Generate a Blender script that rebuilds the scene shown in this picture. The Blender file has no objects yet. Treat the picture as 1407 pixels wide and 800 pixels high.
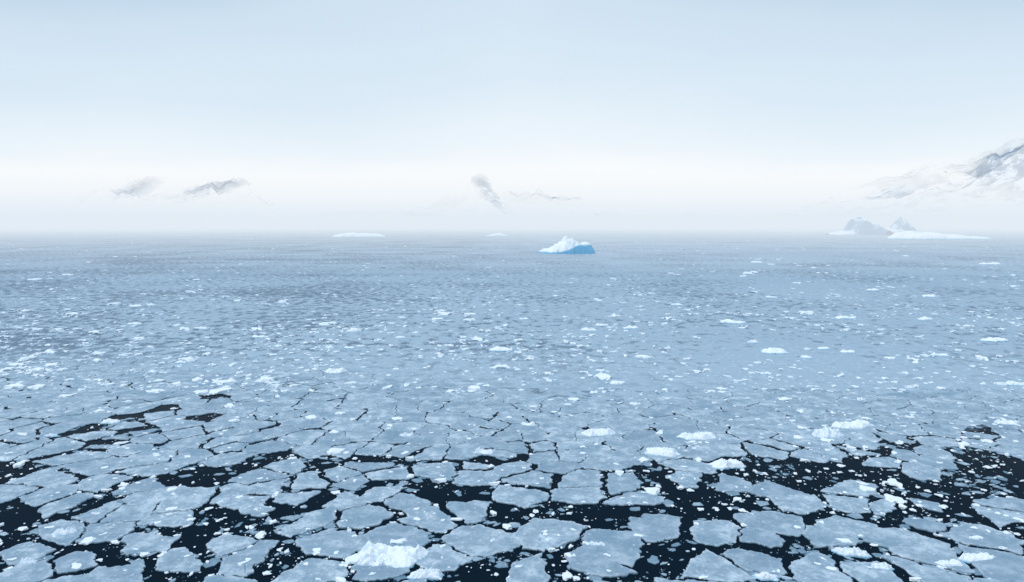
import bpy, math, random
import numpy as np
from mathutils import Vector, noise
random.seed(7); rng=np.random.default_rng(7)
S=bpy.context.scene
H=15.0; F=938.0; P=math.radians(5.48)

def gp(px,py,z=0.0):
    cx=(px-703.5)/F; cy=(400-py)/F
    dy=math.cos(P)+cy*math.sin(P); dz=-math.sin(P)+cy*math.cos(P)
    t=(H-z)/-dz
    return (cx*t, dy*t)
def scale_at(py):
    cy=(400-py)/F
    return H/(math.sin(P)-cy*math.cos(P))/F

def fbm(x,y,z=0.0,o=4):
    s=0;a=1.0;f=1.0
    for i in range(o):
        s+=a*noise.noise(Vector((x*f,y*f,z+i*7.3))); a*=.5; f*=2.03
    return s

# ---------------------------------------------------------------- materials
def newmat(n):
    m=bpy.data.materials.new(n); m.use_nodes=True
    nt=m.node_tree; nt.nodes.clear()
    return m,nt
class N:
    def __init__(s,nt): s.nt=nt
    def n(s,t,**k):
        x=s.nt.nodes.new(t)
        for a,b in k.items(): setattr(x,a,b)
        return x
    def link(s,a,b): s.nt.links.new(a,b)
    def val(s,x,sock):
        if isinstance(x,(int,float)): sock.default_value=x
        elif isinstance(x,tuple): sock.default_value=x if len(x)==len(sock.default_value) else x+(1,)
        else: s.link(x,sock)
    def math(s,op,a,b=0.0,c=0.0,clamp=False):
        x=s.n('ShaderNodeMath',operation=op,use_clamp=clamp)
        s.val(a,x.inputs[0]); s.val(b,x.inputs[1]); s.val(c,x.inputs[2]); return x.outputs[0]
    def mr(s,v,a,b,c=0.0,d=1.0,smooth=True):
        x=s.n('ShaderNodeMapRange',interpolation_type='SMOOTHSTEP' if smooth else 'LINEAR')
        s.val(v,x.inputs[0])
        for i,q in enumerate((a,b,c,d)): s.val(q,x.inputs[i+1])
        return x.outputs[0]
    def mix(s,f,a,b):
        x=s.n('ShaderNodeMix',data_type='RGBA')
        s.val(f,x.inputs[0]); s.val(a,x.inputs[6]); s.val(b,x.inputs[7]); return x.outputs[2]
    def noise(s,vec,sc,det=4,rough=.55,scale3=None,loc=None):
        if scale3 or loc:
            m=s.n('ShaderNodeMapping')
            s.link(vec,m.inputs[0])
            if scale3: m.inputs['Scale'].default_value=scale3
            if loc: m.inputs['Location'].default_value=loc
            vec=m.outputs[0]
        x=s.n('ShaderNodeTexNoise'); s.link(vec,x.inputs['Vector'])
        x.inputs['Scale'].default_value=sc; x.inputs['Detail'].default_value=det; x.inputs['Roughness'].default_value=rough
        return x.outputs['Fac']
    def pos(s):
        g=s.n('ShaderNodeNewGeometry'); return g.outputs['Position'],g
    def princ(s,col,rough=.5,spec=.3,normal=None,ior=1.33,tint=None):
        b=s.n('ShaderNodeBsdfPrincipled'); s.val(col,b.inputs['Base Color']); s.val(rough,b.inputs['Roughness'])
        s.val(spec,b.inputs['Specular IOR Level']); b.inputs['IOR'].default_value=ior
        if tint: b.inputs['Specular Tint'].default_value=tint+(1,)
        if normal: s.link(normal,b.inputs['Normal'])
        return b.outputs[0]
    def bump(s,h,st,dist):
        b=s.n('ShaderNodeBump'); b.inputs['Strength'].default_value=st; b.inputs['Distance'].default_value=dist
        s.link(h,b.inputs['Height']); return b.outputs[0]
    def out(s,sh,vol=None):
        o=s.n('ShaderNodeOutputMaterial')
        if sh: s.link(sh,o.inputs[0])
        if vol: s.link(vol,o.inputs[1])

ICE_A=(0.29,0.39,0.47); ICE_B=(0.40,0.505,0.585)
# sea
msea,nt=newmat('sea_mat'); k=N(nt); pos,g=k.pos()
sx=k.n('ShaderNodeSeparateXYZ'); k.link(pos,sx.inputs[0])
n1=k.noise(pos,.09,3,.6)
xc=k.n('ShaderNodeClamp'); k.link(sx.outputs[0],xc.inputs[0]); xc.inputs[1].default_value=-45; xc.inputs[2].default_value=12
edge=k.math('ADD',sx.outputs[1],k.math('MULTIPLY',k.math('SUBTRACT',n1,.5),26))
edge=k.math('ADD',edge,k.math('MULTIPLY',xc.outputs[0],.22))
edge=k.math('ADD',edge,k.math('MULTIPLY',k.math('SUBTRACT',k.noise(pos,.7,5,.65),.5),9))
cover=k.mr(edge,54,60)
fine=k.noise(pos,.62,6,.64,(1,.8,1))
fine2=k.noise(pos,2.6,3,.6)
big=k.noise(pos,.035,3,.5,(1,.6,1))
huge=k.noise(pos,.006,4,.55,(.35,1.3,1))
streak=k.noise(pos,.02,4,.6,(.5,2.2,1),(3,8,0))
mott=k.math('ADD',fine,k.math('MULTIPLY',k.math('SUBTRACT',big,.5),.34))
mott=k.math('ADD',mott,k.math('MULTIPLY',k.math('SUBTRACT',streak,.5),.30))
mott=k.math('ADD',mott,k.mr(sx.outputs[0],-60,40,.03,-.02))
dark=k.mr(mott,.50,.60)
lightm=k.mr(k.noise(pos,1.1,5,.7,(1,1,1),(30,4,0)),.55,.64)
farf=k.mr(sx.outputs[1],62,90)
icecol=k.mix(fine2,ICE_A,ICE_B)
icecol=k.mix(k.math('MULTIPLY',dark,k.math('ADD',.22,k.math('MULTIPLY',farf,.58))),icecol,(0.055,0.10,0.155))
icecol=k.mix(k.math('MULTIPLY',lightm,.6),icecol,(0.60,0.69,0.76))
icecol=k.mix(k.math('MULTIPLY',k.mr(huge,.42,.62),.2),icecol,(0.20,0.29,0.38))
wat=k.princ((0.0045,0.012,0.021),.1,.02,k.bump(k.noise(pos,1.3,3,.5),.2,.03),tint=(.4,.72,1.0),ior=1.2)
ice=k.princ(icecol,.5,.3,k.bump(fine,.5,.06),tint=(.88,.94,1.0))
ms=k.n('ShaderNodeMixShader'); k.link(cover,ms.inputs[0]); k.link(wat,ms.inputs[1]); k.link(ice,ms.inputs[2]); k.out(ms.outputs[0])

# floes
mflo,nt=newmat('floe_mat'); k=N(nt); pos,g=k.pos()
at=k.n('ShaderNodeAttribute',attribute_name='rim'); rim=at.outputs['Fac']
at2=k.n('ShaderNodeAttribute',attribute_name='tone'); tone=at2.outputs['Fac']
a=k.noise(pos,.9,6,.66); b=k.noise(pos,4.5,4,.65)
c=k.mix(k.mr(a,.35,.62),ICE_A,ICE_B)
c=k.mix(k.math('MULTIPLY',k.mr(a,.50,.62),.65),c,(0.62,0.70,0.76))
c=k.mix(k.math('MULTIPLY',k.mr(b,.56,.70),.75),c,(0.78,0.83,0.87))
c=k.mix(k.math('MULTIPLY',k.mr(b,.46,.3),.5),c,(0.17,0.26,0.35))
c=k.mix(k.math('MULTIPLY',k.mr(k.noise(pos,.35,3,.6,None,(5,5,0)),.50,.68),.6),c,(0.19,0.31,0.40))
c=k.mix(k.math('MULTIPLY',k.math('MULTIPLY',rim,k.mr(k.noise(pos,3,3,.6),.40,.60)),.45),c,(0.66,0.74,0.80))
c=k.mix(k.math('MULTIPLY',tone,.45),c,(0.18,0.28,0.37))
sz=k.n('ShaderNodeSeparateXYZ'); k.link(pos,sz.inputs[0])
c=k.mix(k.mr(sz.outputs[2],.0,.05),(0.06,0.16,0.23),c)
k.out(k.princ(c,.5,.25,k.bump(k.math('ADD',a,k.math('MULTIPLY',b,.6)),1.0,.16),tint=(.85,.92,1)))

def icemat(name,h0,h1,blue,white=(0.86,0.90,0.93),sc=2.0,xblue=None,upr=(.1,.5),upw=.4):
    m,nt=newmat(name); k=N(nt); pos,g=k.pos()
    s=k.n('ShaderNodeSeparateXYZ'); k.link(pos,s.inputs[0])
    nz=k.n('ShaderNodeSeparateXYZ'); k.link(g.outputs['Normal'],nz.inputs[0])
    n=k.noise(pos,sc,4,.6)
    hz=k.math('ADD',s.outputs[2],k.math('MULTIPLY',k.math('SUBTRACT',n,.5),(h1-h0)*1.2))
    if xblue:
        hz=k.math('SUBTRACT',hz,k.mr(s.outputs[0],xblue[0],xblue[1],0,xblue[2]))
    f=k.mr(hz,h0,h1)
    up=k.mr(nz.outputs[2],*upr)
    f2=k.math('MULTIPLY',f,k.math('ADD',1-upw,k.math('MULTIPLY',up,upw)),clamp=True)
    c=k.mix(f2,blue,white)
    c=k.mix(k.math('MULTIPLY',k.mr(k.noise(pos,sc*3,4,.65),.5,.7),.12),c,tuple(x*.75 for x in white))
    k.out(k.princ(c,.6,.2,k.bump(n,.5,.2/sc)))
    return m
mchunk=icemat('chunk_mat',.0,.12,(0.22,0.50,0.68),(0.86,0.89,0.92),sc=3,upr=(.1,.6))
mbrash=icemat('brash_mat',-.04,.06,(0.40,0.57,0.70),(0.84,0.88,0.91),sc=3)
bx=gp(783,349)[0]
mberg_blue=icemat('berg_blue_mat',.2,1.4,(0.0,0.36,0.62),(.90,.93,.95),sc=.35,xblue=(bx-6,bx+6,3.8),upr=(.1,.5),upw=.4)
mberg=icemat('berg_mat',-4,2,(0.08,0.26,0.44),(0.92,0.95,0.97),sc=.09,upr=(.33,.85),upw=.85)
mberg_flat=icemat('berg_flat_mat',.3,1.6,(0.20,0.55,0.66),(0.93,0.95,0.96),sc=.3,upr=(.1,.4),upw=.3)

# mountains (rock + snow, mist veil put into the material as patchy transparency)
def pt(px,py,dist):
    a=math.atan((px-703.5)/F)
    yc=(400-py)/F; dy=math.cos(P)+yc*math.sin(P); dz=-math.sin(P)+yc*math.cos(P)
    hor=math.hypot((px-703.5)/F,dy)
    return a,H+dist*dz/hor
def mtmat(name,px0,dist,openings,seed,snow_op,rock_op,rockcol=(0.12,0.21,0.32)):
    m,nt=newmat(name); k=N(nt); pos,g=k.pos()
    s=k.n('ShaderNodeSeparateXYZ'); k.link(pos,s.inputs[0])
    nz=k.n('ShaderNodeSeparateXYZ'); k.link(g.outputs['Normal'],nz.inputs[0])
    az=math.atan((px0-703.5)/F)
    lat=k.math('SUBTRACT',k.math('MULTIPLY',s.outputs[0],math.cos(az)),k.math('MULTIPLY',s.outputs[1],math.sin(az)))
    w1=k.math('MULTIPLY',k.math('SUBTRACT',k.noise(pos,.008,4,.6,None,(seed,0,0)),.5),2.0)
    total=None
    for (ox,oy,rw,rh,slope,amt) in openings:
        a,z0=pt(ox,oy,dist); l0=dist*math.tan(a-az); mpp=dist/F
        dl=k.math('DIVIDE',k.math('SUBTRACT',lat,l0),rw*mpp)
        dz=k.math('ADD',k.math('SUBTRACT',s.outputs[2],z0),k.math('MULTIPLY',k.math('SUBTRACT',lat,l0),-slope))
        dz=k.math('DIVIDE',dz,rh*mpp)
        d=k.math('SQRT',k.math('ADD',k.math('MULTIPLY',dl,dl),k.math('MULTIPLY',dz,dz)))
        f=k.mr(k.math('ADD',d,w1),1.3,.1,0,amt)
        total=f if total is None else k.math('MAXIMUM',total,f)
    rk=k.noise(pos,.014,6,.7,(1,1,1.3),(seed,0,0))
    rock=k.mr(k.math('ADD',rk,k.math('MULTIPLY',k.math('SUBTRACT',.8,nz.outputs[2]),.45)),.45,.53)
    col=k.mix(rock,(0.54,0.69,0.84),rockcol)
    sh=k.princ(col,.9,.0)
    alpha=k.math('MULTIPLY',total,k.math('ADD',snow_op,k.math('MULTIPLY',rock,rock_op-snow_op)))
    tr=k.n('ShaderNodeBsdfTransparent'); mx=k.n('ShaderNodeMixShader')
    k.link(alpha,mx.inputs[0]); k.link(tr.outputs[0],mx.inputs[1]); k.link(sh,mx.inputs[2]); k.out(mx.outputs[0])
    return m

def mkobj(name,verts,faces,mat,smooth=False,attrs=None):
    me=bpy.data.meshes.new(name)
    me.from_pydata([tuple(v) for v in verts] if not isinstance(verts,np.ndarray) else verts.tolist(),[],faces if not isinstance(faces,np.ndarray) else faces.tolist())
    me.materials.append(mat)
    if attrs:
        for n,a in attrs.items():
            t=me.attributes.new(n,'FLOAT','POINT'); t.data.foreach_set('value',np.asarray(a,dtype=np.float32))
    if smooth: me.polygons.foreach_set('use_smooth',[True]*len(me.polygons))
    me.update()
    o=bpy.data.objects.new(name,me); S.collection.objects.link(o); return o

R=14500
mkobj('sea',[(-R,-R,0),(R,-R,0),(R,R,0),(-R,R,0)],[(0,1,2,3)],msea)

# ---------------------------------------------------------------- floes
floes=[(105,775),(200,745),(340,768),(455,750),(543,738),(655,745),(755,735),(845,752),(905,718),(985,732),(1120,782),
(735,790),(593,715),(500,708),(420,715),(560,692),(345,690),(257,690),(182,705),(80,735),(60,683),(717,681),(805,680),(852,668),
(650,700),(872,689),(662,655),(606,646),(527,655),(470,688),(425,662),(750,630),(826,634),(935,657),(1060,622),(1268,647),
(1180,621),(1180,672),(1003,664),(1095,692),(1152,722),(1235,742),(1352,738),(1285,765),(1385,695),(320,615),(252,595),
(392,640),(412,603),(130,640),(150,668),(215,645),(262,628),(30,790),(160,795),(430,790),(520,785),(1200,785),(1380,780),(1050,745),
(1340,600),(1390,610),(1310,585),(1240,590),(20,620),(85,615),(700,600),(640,600),
(600,770),(800,778),(1270,715),(870,630),(355,655),(480,620),(560,620),(990,620),(980,780),(130,705),(255,770)]
water=[(1035,655),(1085,662),(1140,655),(1205,650),(1345,640),(1395,650),(1310,690),(1350,680),(1260,680),(905,668),(950,690),(985,695),
(900,650),(640,682),(700,708),(770,703),(830,712),(600,680),(375,633),(440,637),(250,655),(340,640),
(290,715),(330,722),(375,720),(235,795),(660,785),(790,798),(630,800),(940,765),(8,655),(940,705),(20,700),(390,770),
(1330,660),(1385,672),(1020,690),(590,670),(280,735),(180,575),(230,562),(300,545),(405,530),(440,532),(120,590),(1340,592),(285,575),(10,745),(310,655),
(1060,640),(1110,640),(1160,645),(1230,612),(1215,660),(1320,620),(1380,632),(1290,675),(1400,640),(1010,640)]
leads=[[(0,650),(60,640),(120,620),(190,590),(240,570),(330,545),(440,530)],[(360,628),(440,636),(560,628),(650,640),(700,632),(760,600)],
[(560,690),(620,685),(700,712),(850,715),(900,690),(960,690)],[(880,650),(950,670),(1020,650),(1150,660),(1250,690),(1330,680),(1430,650)],
[(250,735),(300,715),(380,720),(420,690),(480,670),(570,670)],[(620,790),(680,770),(780,790),(860,780),(940,760)],
[(0,700),(60,720),(120,700),(150,680),(240,650),(330,645)],[(1220,600),(1300,605),(1400,590)],[(200,800),(250,785),(290,745)],[(920,720),(935,760),(950,800)],
[(1040,690),(1120,700),(1200,715),(1290,700),(1400,715)],[(440,780),(480,765),(560,765),(600,740)],[(0,760),(60,755),(140,760),(180,775)],[(960,640),(1040,630),(1120,640),(1230,610)],[(1030,760),(1090,745),(1180,760),(1240,765)]]
segs=[]
for l in leads:
    w=[gp(*p) for p in l]; segs+=list(zip(w,w[1:]))
def leadd(x,y):
    best=9
    for (a,b),(c,d) in segs:
        vx,vy=c-a,d-b; t=max(0,min(1,((x-a)*vx+(y-b)*vy)/(vx*vx+vy*vy)))
        best=min(best,math.hypot(x-a-t*vx,y-b-t*vy))
    return best
seeds=[];kind=[]
for p in floes: seeds.append(gp(*p)); kind.append(1)
for p in water: seeds.append(gp(*p)); kind.append(0)
X0,X1,Y0,Y1=-85,85,20,80
def edgef(x,y): return y+.22*max(-45,min(12,x))+6*noise.noise(Vector((x*.08,y*.08,4)))
tries=0
while tries<30000:
    tries+=1
    x=random.uniform(X0,X1); y=random.uniform(Y0,Y1)
    d=1.25+1.1*abs(noise.noise(Vector((x*.11,y*.11,3))))*2 + random.random()**1.5*1.9
    if y<43: d*=1.1
    if all((x-a)**2+(y-b)**2>d*d for a,b in seeds): 
        seeds.append((x,y))
        w = noise.noise(Vector((x*.16,y*.24,11.7)))
        out=abs(x)>.8*y
        iswater = (edgef(x,y)<44 and w>(.28 if out else .42)) or (x>35 and 38<y<44 and random.random()<.4)
        kind.append(0 if iswater else 1)
SA=np.array(seeds)
def clip(poly,nx,ny,c):
    out=[];L=len(poly)
    for i in range(L):
        a=poly[i];b=poly[(i+1)%L]
        da=nx*a[0]+ny*a[1]-c; db=nx*b[0]+ny*b[1]-c
        if da<=0: out.append(a)
        if (da<0<db) or (db<0<da):
            t=da/(da-db); out.append((a[0]+t*(b[0]-a[0]),a[1]+t*(b[1]-a[1])))
    return out
def warp(x,y):
    v=noise.noise_vector(Vector((x*.35,y*.35,1.7))); v2=noise.noise_vector(Vector((x*1.5,y*1.5,5.1))); v3=noise.noise_vector(Vector((x*4,y*4,9.1))); v4=noise.noise_vector(Vector((x*10,y*10,2.1)))
    return x+v[0]*.4+v2[0]*.20+v3[0]*.13+v4[0]*.06, y+v[1]*.4+v2[1]*.20+v3[1]*.13+v4[1]*.06
FV=[];FF=[];RIM=[];TONE=[]
def pair(i,j):
    h=(min(i,j)*73856093 ^ max(i,j)*19349663)
    h=(h*2654435761>>7)&0xffff
    return h/65535.0
def add_floe(pts,z,cx,cy,tone):
    n=len(pts); base=len(FV)
    for ring,(s,zz,r) in enumerate(((1.0,-.25,1),(1.0,z-.025,1),(.985,z,1),(.93,z+.012,.8),(.84,z,.0))):
        for (x,y) in pts:
            FV.append((cx+(x-cx)*s,cy+(y-cy)*s,zz)); RIM.append(r); TONE.append(tone)
    for ring in range(4):
        for i in range(n):
            j=(i+1)%n; a=base+ring*n
            FF.append((a+i,a+j,a+n+j,a+n+i))
    FF.append(tuple(base+4*n+i for i in range(n)))
for i,(x,y) in enumerate(seeds):
    if kind[i]==0: continue
    ed=edgef(x,y)
    if ed>62: continue
    d2=((SA-SA[i])**2).sum(1); nb=np.argsort(d2)[1:26]
    poly=[(x-6,y-6),(x+6,y-6),(x+6,y+6),(x-6,y+6)]
    near=max(0,min(1,(50-ed)/9)); vnear=max(0,min(1,(42-y)/8))
    for j in nb:
        a,b=seeds[j]; L=math.hypot(a-x,b-y)
        if L>12: break
        nx=(a-x)/L; ny=(b-y)/L
        r=pair(i,int(j)); sk=(pair(i+7,int(j)+7)-.5)*.6
        mx_,my_=(x+a)/2,(y+b)/2
        if r<.20: w=-.04
        else:
            r=(r-.20)/.80
            w=(.018+.07*r**2.2)*(1-near)+near*(.03+.18*r**2.6)+vnear*(.015+.13*r*r)
            w*=1+1.0*max(0,noise.noise(Vector((mx_*.2,my_*.25,31))))
        if near>0 and L<5:
            ld=leadd(mx_,my_)
            if ld<1.1: w=max(w,0)+(.24+.34*r)*(1-ld/1.1)**.5*min(1,near*1.5)
        if kind[j]==0: w=-.02
        ang=math.atan2(ny,nx)+sk
        nx,ny=math.cos(ang),math.sin(ang)
        poly=clip(poly,nx,ny,nx*mx_+ny*my_-w)
        if len(poly)<3: break
    if len(poly)<3: continue
    rr=.025+.015*near
    q=[]
    for t in range(len(poly)):
        a=poly[t];b=poly[(t+1)%len(poly)]
        q.append((a[0]*(1-rr)+b[0]*rr,a[1]*(1-rr)+b[1]*rr)); q.append((a[0]*rr+b[0]*(1-rr),a[1]*rr+b[1]*(1-rr)))
    pts=[]
    step=.09 if y<48 else .18
    for t in range(len(q)):
        a=q[t];b=q[(t+1)%len(q)]; l=math.hypot(b[0]-a[0],b[1]-a[1]); m=max(1,int(l/step))
        for u in range(m):
            pts.append(warp(a[0]+(b[0]-a[0])*u/m,a[1]+(b[1]-a[1])*u/m))
    if len(pts)<6: continue
    cx=sum(p[0] for p in pts)/len(pts); cy=sum(p[1] for p in pts)/len(pts)
    pts=[(cx+(px-cx)*(1-near*.06*abs(noise.noise(Vector((px*3,py*3,i*.37))))),cy+(py-cy)*(1-near*.06*abs(noise.noise(Vector((px*3,py*3,i*.37)))))) for px,py in pts]
    add_floe(pts,.065+.03*random.random(),cx,cy,random.random()**2)
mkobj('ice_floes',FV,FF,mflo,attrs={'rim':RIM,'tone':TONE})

FV=[];FF=[];RIM=[];TONE=[]
def frag(x,y,r,z):
    n=random.randint(5,8); base=len(FV); ph=random.random()*6.28; el=random.uniform(.4,1); an=random.random()*3.14
    P0=[]
    for t in range(n):
        a=ph+6.283*(t+random.uniform(-.3,.3))/n; q=r*random.uniform(.6,1.2); u=math.cos(a)*q; v=math.sin(a)*q*el
        P0.append((x+u*math.cos(an)-v*math.sin(an),y+u*math.sin(an)+v*math.cos(an)))
    tn=random.random()*.9
    for s,zz in ((1,-.05),(1,z-.01),(.85,z)):
        for px,py in P0:
            FV.append((x+(px-x)*s,y+(py-y)*s,zz)); RIM.append(.5); TONE.append(tn)
    for ring in range(2):
        for i in range(n):
            j=(i+1)%n; a=base+ring*n; FF.append((a+i,a+j,a+n+j,a+n+i))
    FF.append(tuple(base+2*n+i for i in range(n)))
cnt=0
while cnt<17000:
    y=22+40*random.random()**1.1; x=random.uniform(-1,1)*(14+y*.95)
    c=noise.noise(Vector((x*.35,y*.35,20)))+.6*noise.noise(Vector((x*1.1,y*1.1,2)))
    if random.random()>.04+max(0,c)*1.8: continue
    r=.02+.45*random.random()**5.5
    frag(x,y,r,random.uniform(.02,.045)); cnt+=1
mkobj('ice_fragments',FV,FF,mflo,attrs={'rim':RIM,'tone':TONE})

# ---------------------------------------------------------------- brash lumps
import bmesh
def ico(sub,seed):
    bm=bmesh.new(); bmesh.ops.create_icosphere(bm,subdivisions=sub,radius=1)
    V=[];
    for v in bm.verts:
        d=1+.6*noise.noise(v.co*1.2+Vector((seed*9.1,0,0)))+.35*noise.noise(v.co*3+Vector((0,seed*5.,0)))
        c=v.co*d; c.z=max(c.z,-.35); c.z=min(c.z,.6+.35*noise.noise(v.co*2)); V.append(tuple(c))
    Fc=[[v.index for v in f.verts] for f in bm.faces]; bm.free()
    return np.array(V),np.array(Fc)
var=[ico(2,i) for i in range(14)]
var1=[ico(1,i+20) for i in range(14)]
VV=[];FFc=[];off=0
def lump(x,y,w,h,z=0.0,asp=None,lo=False):
    global off
    V,Fc=random.choice(var1 if lo else var); a=random.random()*6.28; asp=asp or random.uniform(.35,.95)
    u=V[:,0]*w*.5; v=V[:,1]*w*.5*asp; zz=V[:,2]*h
    X=x+u*math.cos(a)-v*math.sin(a); Y=y+u*math.sin(a)+v*math.cos(a)
    VV.append(np.stack([X,Y,zz+z],1)); FFc.append(Fc+off); off+=len(V)
n=0
while n<13500:
    py=317.5+ (482)*random.random()**1.35
    px=random.uniform(-250,1657)
    x,y=gp(px,py)
    c=.5+.9*noise.noise(Vector((x*.05,y*.03,1)))+.7*noise.noise(Vector((x*.2,y*.15,4)))
    if py>540: c*=.42
    if py<400: c*=.8
    if random.random()>c: continue
    w=.12+.5*random.random()**3.2+ (1.0*random.random()**2 if random.random()<.08 else 0)
    w*= 1+min(2.0,max(0,y-30)/100)
    if py>540: w*=.68
    if py<350: w*=1.2
    lump(x,y,w,w*random.uniform(.14,.30)*(1.0 if y<120 else .8),z=.05 if edgef(x,y)<62 else 0.0,lo=w<.3 or y>120); n+=1
    if w>.8 and y<150:
        for _ in range(random.randint(1,4)):
            lump(x+random.gauss(0,w*.6),y+random.gauss(0,w*.6),w*random.uniform(.15,.4),w*.1,z=.05)
mkobj('brash_ice',np.concatenate(VV),np.concatenate(FFc),mbrash)

def interp(pts,u):
    if u<=pts[0][0]: return pts[0][1]
    for (a,b),(c,d) in zip(pts,pts[1:]):
        if u<=c: 
            t=(u-a)/(c-a); t=t*t*(3-2*t)*.5+t*.5
            return b+(d-b)*t
    return pts[-1][1]
def berg(name,cx,cy,w,dp,prof,mat,seed,rough=.2,nx=90,ny=46,fr=3.0,steep=6,base=-.4,yaw=0):
    V=[];Fc=[]
    ca,sa=math.cos(yaw),math.sin(yaw)
    for j in range(ny):
        v=-1.12+2.24*j/(ny-1)
        for i in range(nx):
            u=-1.12+2.24*i/(nx-1)
            th=math.atan2(v,u); r=(abs(u)**2.6+abs(v)**2.6)**(1/2.6)
            R_=1+.30*fbm(math.cos(th)*1.3+seed,math.sin(th)*1.3,seed*.7,5)-.07
            e=(R_-r)
            edge=max(0,min(1,e*steep)); edge=math.sqrt(edge) if edge>0 else 0
            h=interp(prof,(u/R_+1)/2)
            nn=fbm(u*fr*(w/dp)**.5+seed*3,v*fr,seed,5)
            rid=1-abs(fbm(u*fr*1.2+9+seed,v*fr*.9,seed+4,3))
            tilt=1-.3*abs(v)
            z=edge*h*tilt*(1+rough*nn*.9-rough*.7*(1-rid))
            if e<=0: z=base*min(1,-e*8)-.02
            X=u*w/2; Y=v*dp/2
            V.append((cx+X*ca-Y*sa,cy+X*sa+Y*ca,z))
    for j in range(ny-1):
        for i in range(nx-1):
            a=j*nx+i; Fc.append((a,a+1,a+nx+1,a+nx))
    return mkobj(name,V,Fc,mat,smooth=False)

chunks=[(541,778,98,26,.9),(585,797,46,14,.7),(960,606,50,11,.7),(821,601,48,11,.8),(1136,606,35,17,1),(1170,590,62,11,.6),(1382,586,34,9,.7),
(909,629,50,14,.8),(997,645,46,13,.9),(665,627,28,11,.8),(309,528,32,7,.7),(461,515,32,9,.9),(1063,487,36,8,.9),(687,484,34,7,.7),(829,520,22,8,.9),
(1007,445,36,5,.7),(1160,439,30,5,.7),(1366,470,40,6,.7),(1396,532,26,8,.7),(152,584,24,8,.8),(726,588,22,8,.8),(560,603,20,8,.8),(866,453,22,5,.8),(808,456,22,5,.8),
(388,418,14,5,1),(186,447,20,4,.8),(90,738,30,12,.8),(40,779,28,12,.8),(1170,766,44,12,.6),(1342,772,56,10,.6),(1303,781,44,11,.6),(1211,785,30,11,.8),(1052,798,36,10,.7),
(5,635,20,7,.8),(820,752,26,6,.6),(752,748,18,10,.9),(1028,378,14,4,1),(1277,409,18,4,1),(1272,441,24,5,.8),(1290,490,22,4,.8),(1165,486,20,5,.8),(1131,481,18,4,.8),(356,465,18,4,.8),(550,466,16,4,.8),(828,449,18,4,.8),(825,512,16,5,.8),(873,558,16,5,.8),(1108,494,16,5,.8),(1035,473,16,5,.8),(660,530,14,4,.8),(68,602,20,6,.7),(175,555,16,5,.7),
(1358,364,30,3,.8),(1040,362,16,3,.8),(930,420,18,3,.8),(600,440,16,3,.8),(480,480,16,4,.8),(1060,410,16,3,.8),(1200,400,20,3,.8),(250,500,16,4,.8),(720,440,14,3,.8)]
for q,(px,py,w,h,dd) in enumerate(chunks):
    x,y=gp(px,py-h*.35); s=scale_at(py); W=w*s; Hh=max(.2,h*s*.75)
    pr=[(0,.35)]+[(t/5+random.uniform(-.05,.05),random.uniform(.45,1.0)) for t in range(1,5)]+[(1,.25)]
    m=max(p[1] for p in pr); pr=[(a,b/m*Hh) for a,b in pr]
    big=w>=40 or py>590
    berg('ice_chunk',x,y,W*1.1,W*dd*.7,pr,mchunk,q*1.37+.5,rough=.6,nx=80 if big else 34,ny=54 if big else 24,fr=2.4 if big else 1.6,steep=3.5,yaw=random.uniform(-.3,.3),base=-.3)

x,y=gp(783,349); s=scale_at(349)
berg('iceberg',x,y+8,76*s,20,[(0,.8),(.12,2.4),(.3,5.4),(.42,7.6),(.55,7.8),(.66,6.2),(.78,6.2),(.9,5.2),(1,3.8)],mberg_blue,3.3,rough=.6,nx=190,ny=90,fr=1.9,steep=4)
x,y=gp(493,326.5); s=scale_at(326.5)
berg('iceberg',x,y+10,72*s,24,[(0,2.5),(.2,5.6),(.5,5.6),(.8,5.0),(1,2)],mberg_flat,6.1,rough=.25,nx=110,ny=36,fr=1.5,steep=7)
x,y=gp(685,325); s=scale_at(325)
berg('iceberg',x,y+10,32*s,14,[(0,1.5),(.4,4.2),(.7,3.5),(1,1)],mberg_flat,8.1,rough=.3,nx=60,ny=26,fr=1.5)
x,y=gp(1206,323); s=scale_at(323)
berg('iceberg',x,y+20,106*s,60,[(0,3),(.18,6),(.26,22),(.36,27),(.5,20),(.62,12),(.8,8),(1,4)],mberg,2.2,rough=.5,nx=170,ny=70,fr=2.0,steep=6)
x,y=gp(1264,323); s=scale_at(323)
berg('iceberg',x,y+60,50*s,45,[(0,5),(.3,14),(.5,22),(.65,24),(.8,17),(1,8)],mberg,4.7,rough=.5,nx=110,ny=50,fr=2.0)
x,y=gp(1296,329); s=scale_at(329)
berg('iceberg',x,y+15,138*s,46,[(0,6),(.2,9.5),(.4,8),(.6,5.5),(.8,4),(1,2.5)],mberg_flat,9.2,rough=.4,nx=150,ny=46,fr=1.8)
for px,py,w,h in ((502,311.7,32,5),(850,311.6,36,5),(1082,318.5,14,2.5),(1005,312,16,4),(620,311.5,40,6)):
    x,y=gp(px,py+1.2); s=scale_at(py+1.2)
    berg('iceberg',x,y,w*s,w*s*.4,[(0,.3*h*s),(.3,h*s),(.6,.7*h*s),(1,.3*h*s)],mberg,px*.1,rough=.3,nx=40,ny=20,base=-2,fr=1.5)

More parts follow.
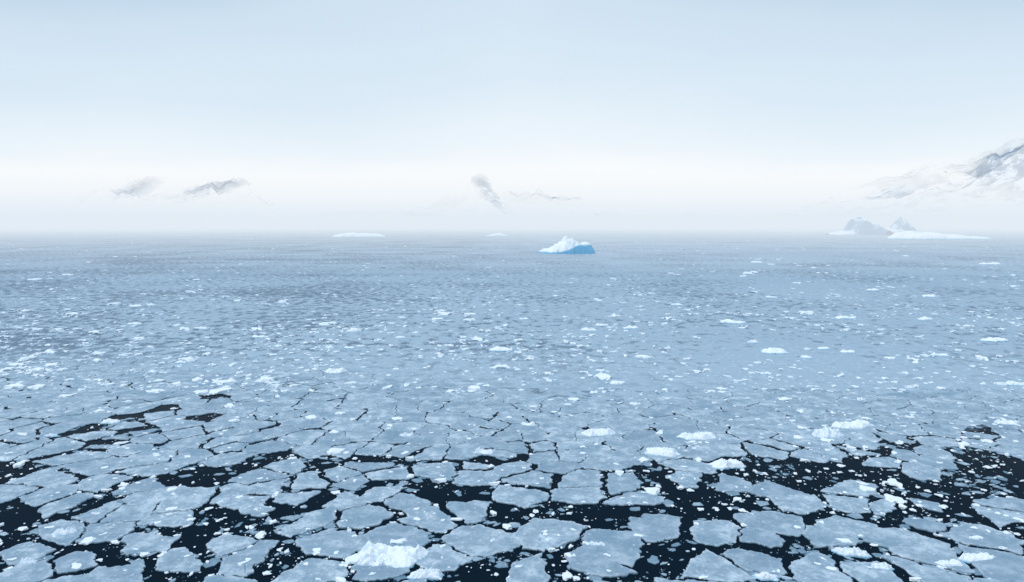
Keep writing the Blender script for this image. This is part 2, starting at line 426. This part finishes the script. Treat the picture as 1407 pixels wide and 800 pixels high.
def mountain(name,px,dist,w,dp,hfun,mat,seed,nx=170,ny=80,fr=5):
    az=math.atan((px-703.5)/F); cx=math.sin(az)*dist; cy=math.cos(az)*dist
    V=[];Fc=[]
    for j in range(ny):
        v=-1+1.25*j/(ny-1)
        for i in range(nx):
            u=-1+2*i/(nx-1)
            rid=0;a=1;f=fr*.5
            for o in range(6):
                rid+=a*(1-abs(noise.noise(Vector((u*f+seed,v*f*dp/w,seed+o*3))))*2); a*=.5; f*=2.1
            rid/=1.9
            env=max(0,1-abs(v))**.9
            z=hfun((u+1)/2)*env*(.55+.5*rid)-20
            V.append((cx+u*w/2*math.cos(az)+v*dp/2*math.sin(az),cy-u*w/2*math.sin(az)+v*dp/2*math.cos(az),z))
    for j in range(ny-1):
        for i in range(nx-1):
            a=j*nx+i; Fc.append((a,a+1,a+nx+1,a+nx))
    return mkobj(name,V,Fc,mat,smooth=True)
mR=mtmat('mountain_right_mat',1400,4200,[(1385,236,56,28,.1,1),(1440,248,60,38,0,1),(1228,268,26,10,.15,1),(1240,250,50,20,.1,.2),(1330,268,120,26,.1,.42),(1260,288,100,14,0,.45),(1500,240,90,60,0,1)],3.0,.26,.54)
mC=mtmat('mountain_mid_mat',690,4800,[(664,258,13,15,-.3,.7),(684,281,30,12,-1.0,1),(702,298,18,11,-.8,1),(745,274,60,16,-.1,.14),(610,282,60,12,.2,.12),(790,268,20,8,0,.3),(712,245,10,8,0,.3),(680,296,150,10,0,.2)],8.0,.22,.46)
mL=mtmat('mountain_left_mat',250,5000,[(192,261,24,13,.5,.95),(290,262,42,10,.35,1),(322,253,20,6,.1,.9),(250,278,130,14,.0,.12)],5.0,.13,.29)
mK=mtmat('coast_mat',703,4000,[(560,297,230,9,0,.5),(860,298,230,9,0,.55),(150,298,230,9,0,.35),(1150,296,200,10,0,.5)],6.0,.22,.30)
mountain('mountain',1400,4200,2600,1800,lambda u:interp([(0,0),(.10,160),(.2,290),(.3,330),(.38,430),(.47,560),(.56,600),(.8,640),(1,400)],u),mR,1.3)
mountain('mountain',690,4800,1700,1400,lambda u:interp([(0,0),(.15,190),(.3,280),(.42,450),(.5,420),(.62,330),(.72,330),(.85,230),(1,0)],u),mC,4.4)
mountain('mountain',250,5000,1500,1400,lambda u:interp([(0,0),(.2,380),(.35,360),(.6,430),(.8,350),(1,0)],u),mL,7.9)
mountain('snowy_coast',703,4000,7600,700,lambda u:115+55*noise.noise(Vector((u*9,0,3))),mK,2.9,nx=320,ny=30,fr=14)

# mist lying offshore; its own emission stands in for scattered skylight
mm,nt=newmat('sea_mist_mat'); k=N(nt); D=1/850.
ab=k.n('ShaderNodeVolumeAbsorption'); ab.inputs[0].default_value=(0,0,0,1); ab.inputs[1].default_value=D
em=k.n('ShaderNodeEmission'); em.inputs[0].default_value=(0.76,0.845,0.925,1); em.inputs[1].default_value=D
ad=k.n('ShaderNodeAddShader'); k.link(ab.outputs[0],ad.inputs[0]); k.link(em.outputs[0],ad.inputs[1]); k.out(None,ad.outputs[0])
B=14000;zt=50;yf=200
mkobj('sea_mist',[(-B,yf,-5),(B,yf,-5),(B,B,-5),(-B,B,-5),(-B,yf,zt),(B,yf,zt),(B,B,zt),(-B,B,zt)],
 [(0,3,2,1),(4,5,6,7),(0,1,5,4),(1,2,6,5),(2,3,7,6),(3,0,4,7)],mm)

# ---------------------------------------------------------------- world
W=bpy.data.worlds.new('World'); S.world=W; W.use_nodes=True; nt=W.node_tree; nt.nodes.clear(); k=N(nt)
SAZ=-115; SEL=48
sky=k.n('ShaderNodeTexSky',sky_type='NISHITA'); sky.sun_disc=False; sky.sun_elevation=math.radians(SEL); sky.sun_rotation=math.radians(SAZ); sky.dust_density=1
b1=k.n('ShaderNodeBackground'); k.link(sky.outputs[0],b1.inputs[0]); b1.inputs[1].default_value=.1
tc=k.n('ShaderNodeTexCoord'); v=tc.outputs['Generated']
s=k.n('ShaderNodeSeparateXYZ'); k.link(v,s.inputs[0])
cn=k.noise(v,1.8,5,.5,(1,1,4))
el=k.math('ADD',s.outputs[2],k.math('MULTIPLY',k.math('SUBTRACT',cn,.5),.13))
el=k.math('ADD',el,k.math('MULTIPLY',k.math('ABSOLUTE',s.outputs[0]),k.math('MULTIPLY',s.outputs[2],.75)))
cr=k.n('ShaderNodeValToRGB'); k.link(el,cr.inputs[0])
E=cr.color_ramp.elements
def lin(c): return tuple(((x/255+.055)/1.055)**2.4 for x in c)+(1,)
stops=[(0,(248,252,255)),(.04,(255,255,255)),(.09,(255,255,255)),(.135,(236,245,252)),(.22,(219,234,246)),(.33,(206,225,241)),(.44,(174,200,222)),(1,(186,206,226))]
E[0].position=stops[0][0];E[0].color=lin(stops[0][1]);E[1].position=1;E[1].color=lin(stops[-1][1])
for p,c in stops[1:-1]:
    e=E.new(p); e.color=lin(c)
b2=k.n('ShaderNodeBackground'); k.link(cr.outputs[0],b2.inputs[0])
k.link(k.mr(s.outputs[2],.42,.95,1.03,1.8),b2.inputs[1])
mx=k.n('ShaderNodeMixShader'); mx.inputs[0].default_value=.965; k.link(b1.outputs[0],mx.inputs[1]); k.link(b2.outputs[0],mx.inputs[2])
o=k.n('ShaderNodeOutputWorld'); k.link(mx.outputs[0],o.inputs[0])

L=bpy.data.lights.new('sun','SUN'); L.energy=1.0; L.angle=math.radians(14); L.color=(1,.98,.95)
lo=bpy.data.objects.new('sun',L); S.collection.objects.link(lo)
az=math.radians(SAZ); e=math.radians(SEL)
d=Vector((math.sin(az)*math.cos(e),math.cos(az)*math.cos(e),math.sin(e)))
lo.rotation_euler=d.to_track_quat('Z','Y').to_euler(); lo.location=(0,0,80)

cd=bpy.data.cameras.new('camera'); cam=bpy.data.objects.new('camera',cd); S.collection.objects.link(cam)
cam.location=(0,0,H); cam.rotation_euler=(math.radians(90)-P,0,0)
cd.sensor_width=36; cd.lens=36*F/1407; cd.clip_end=60000; cd.clip_start=.1
S.camera=cam
S.view_settings.view_transform='Standard'; S.view_settings.look='None'; S.view_settings.exposure=0
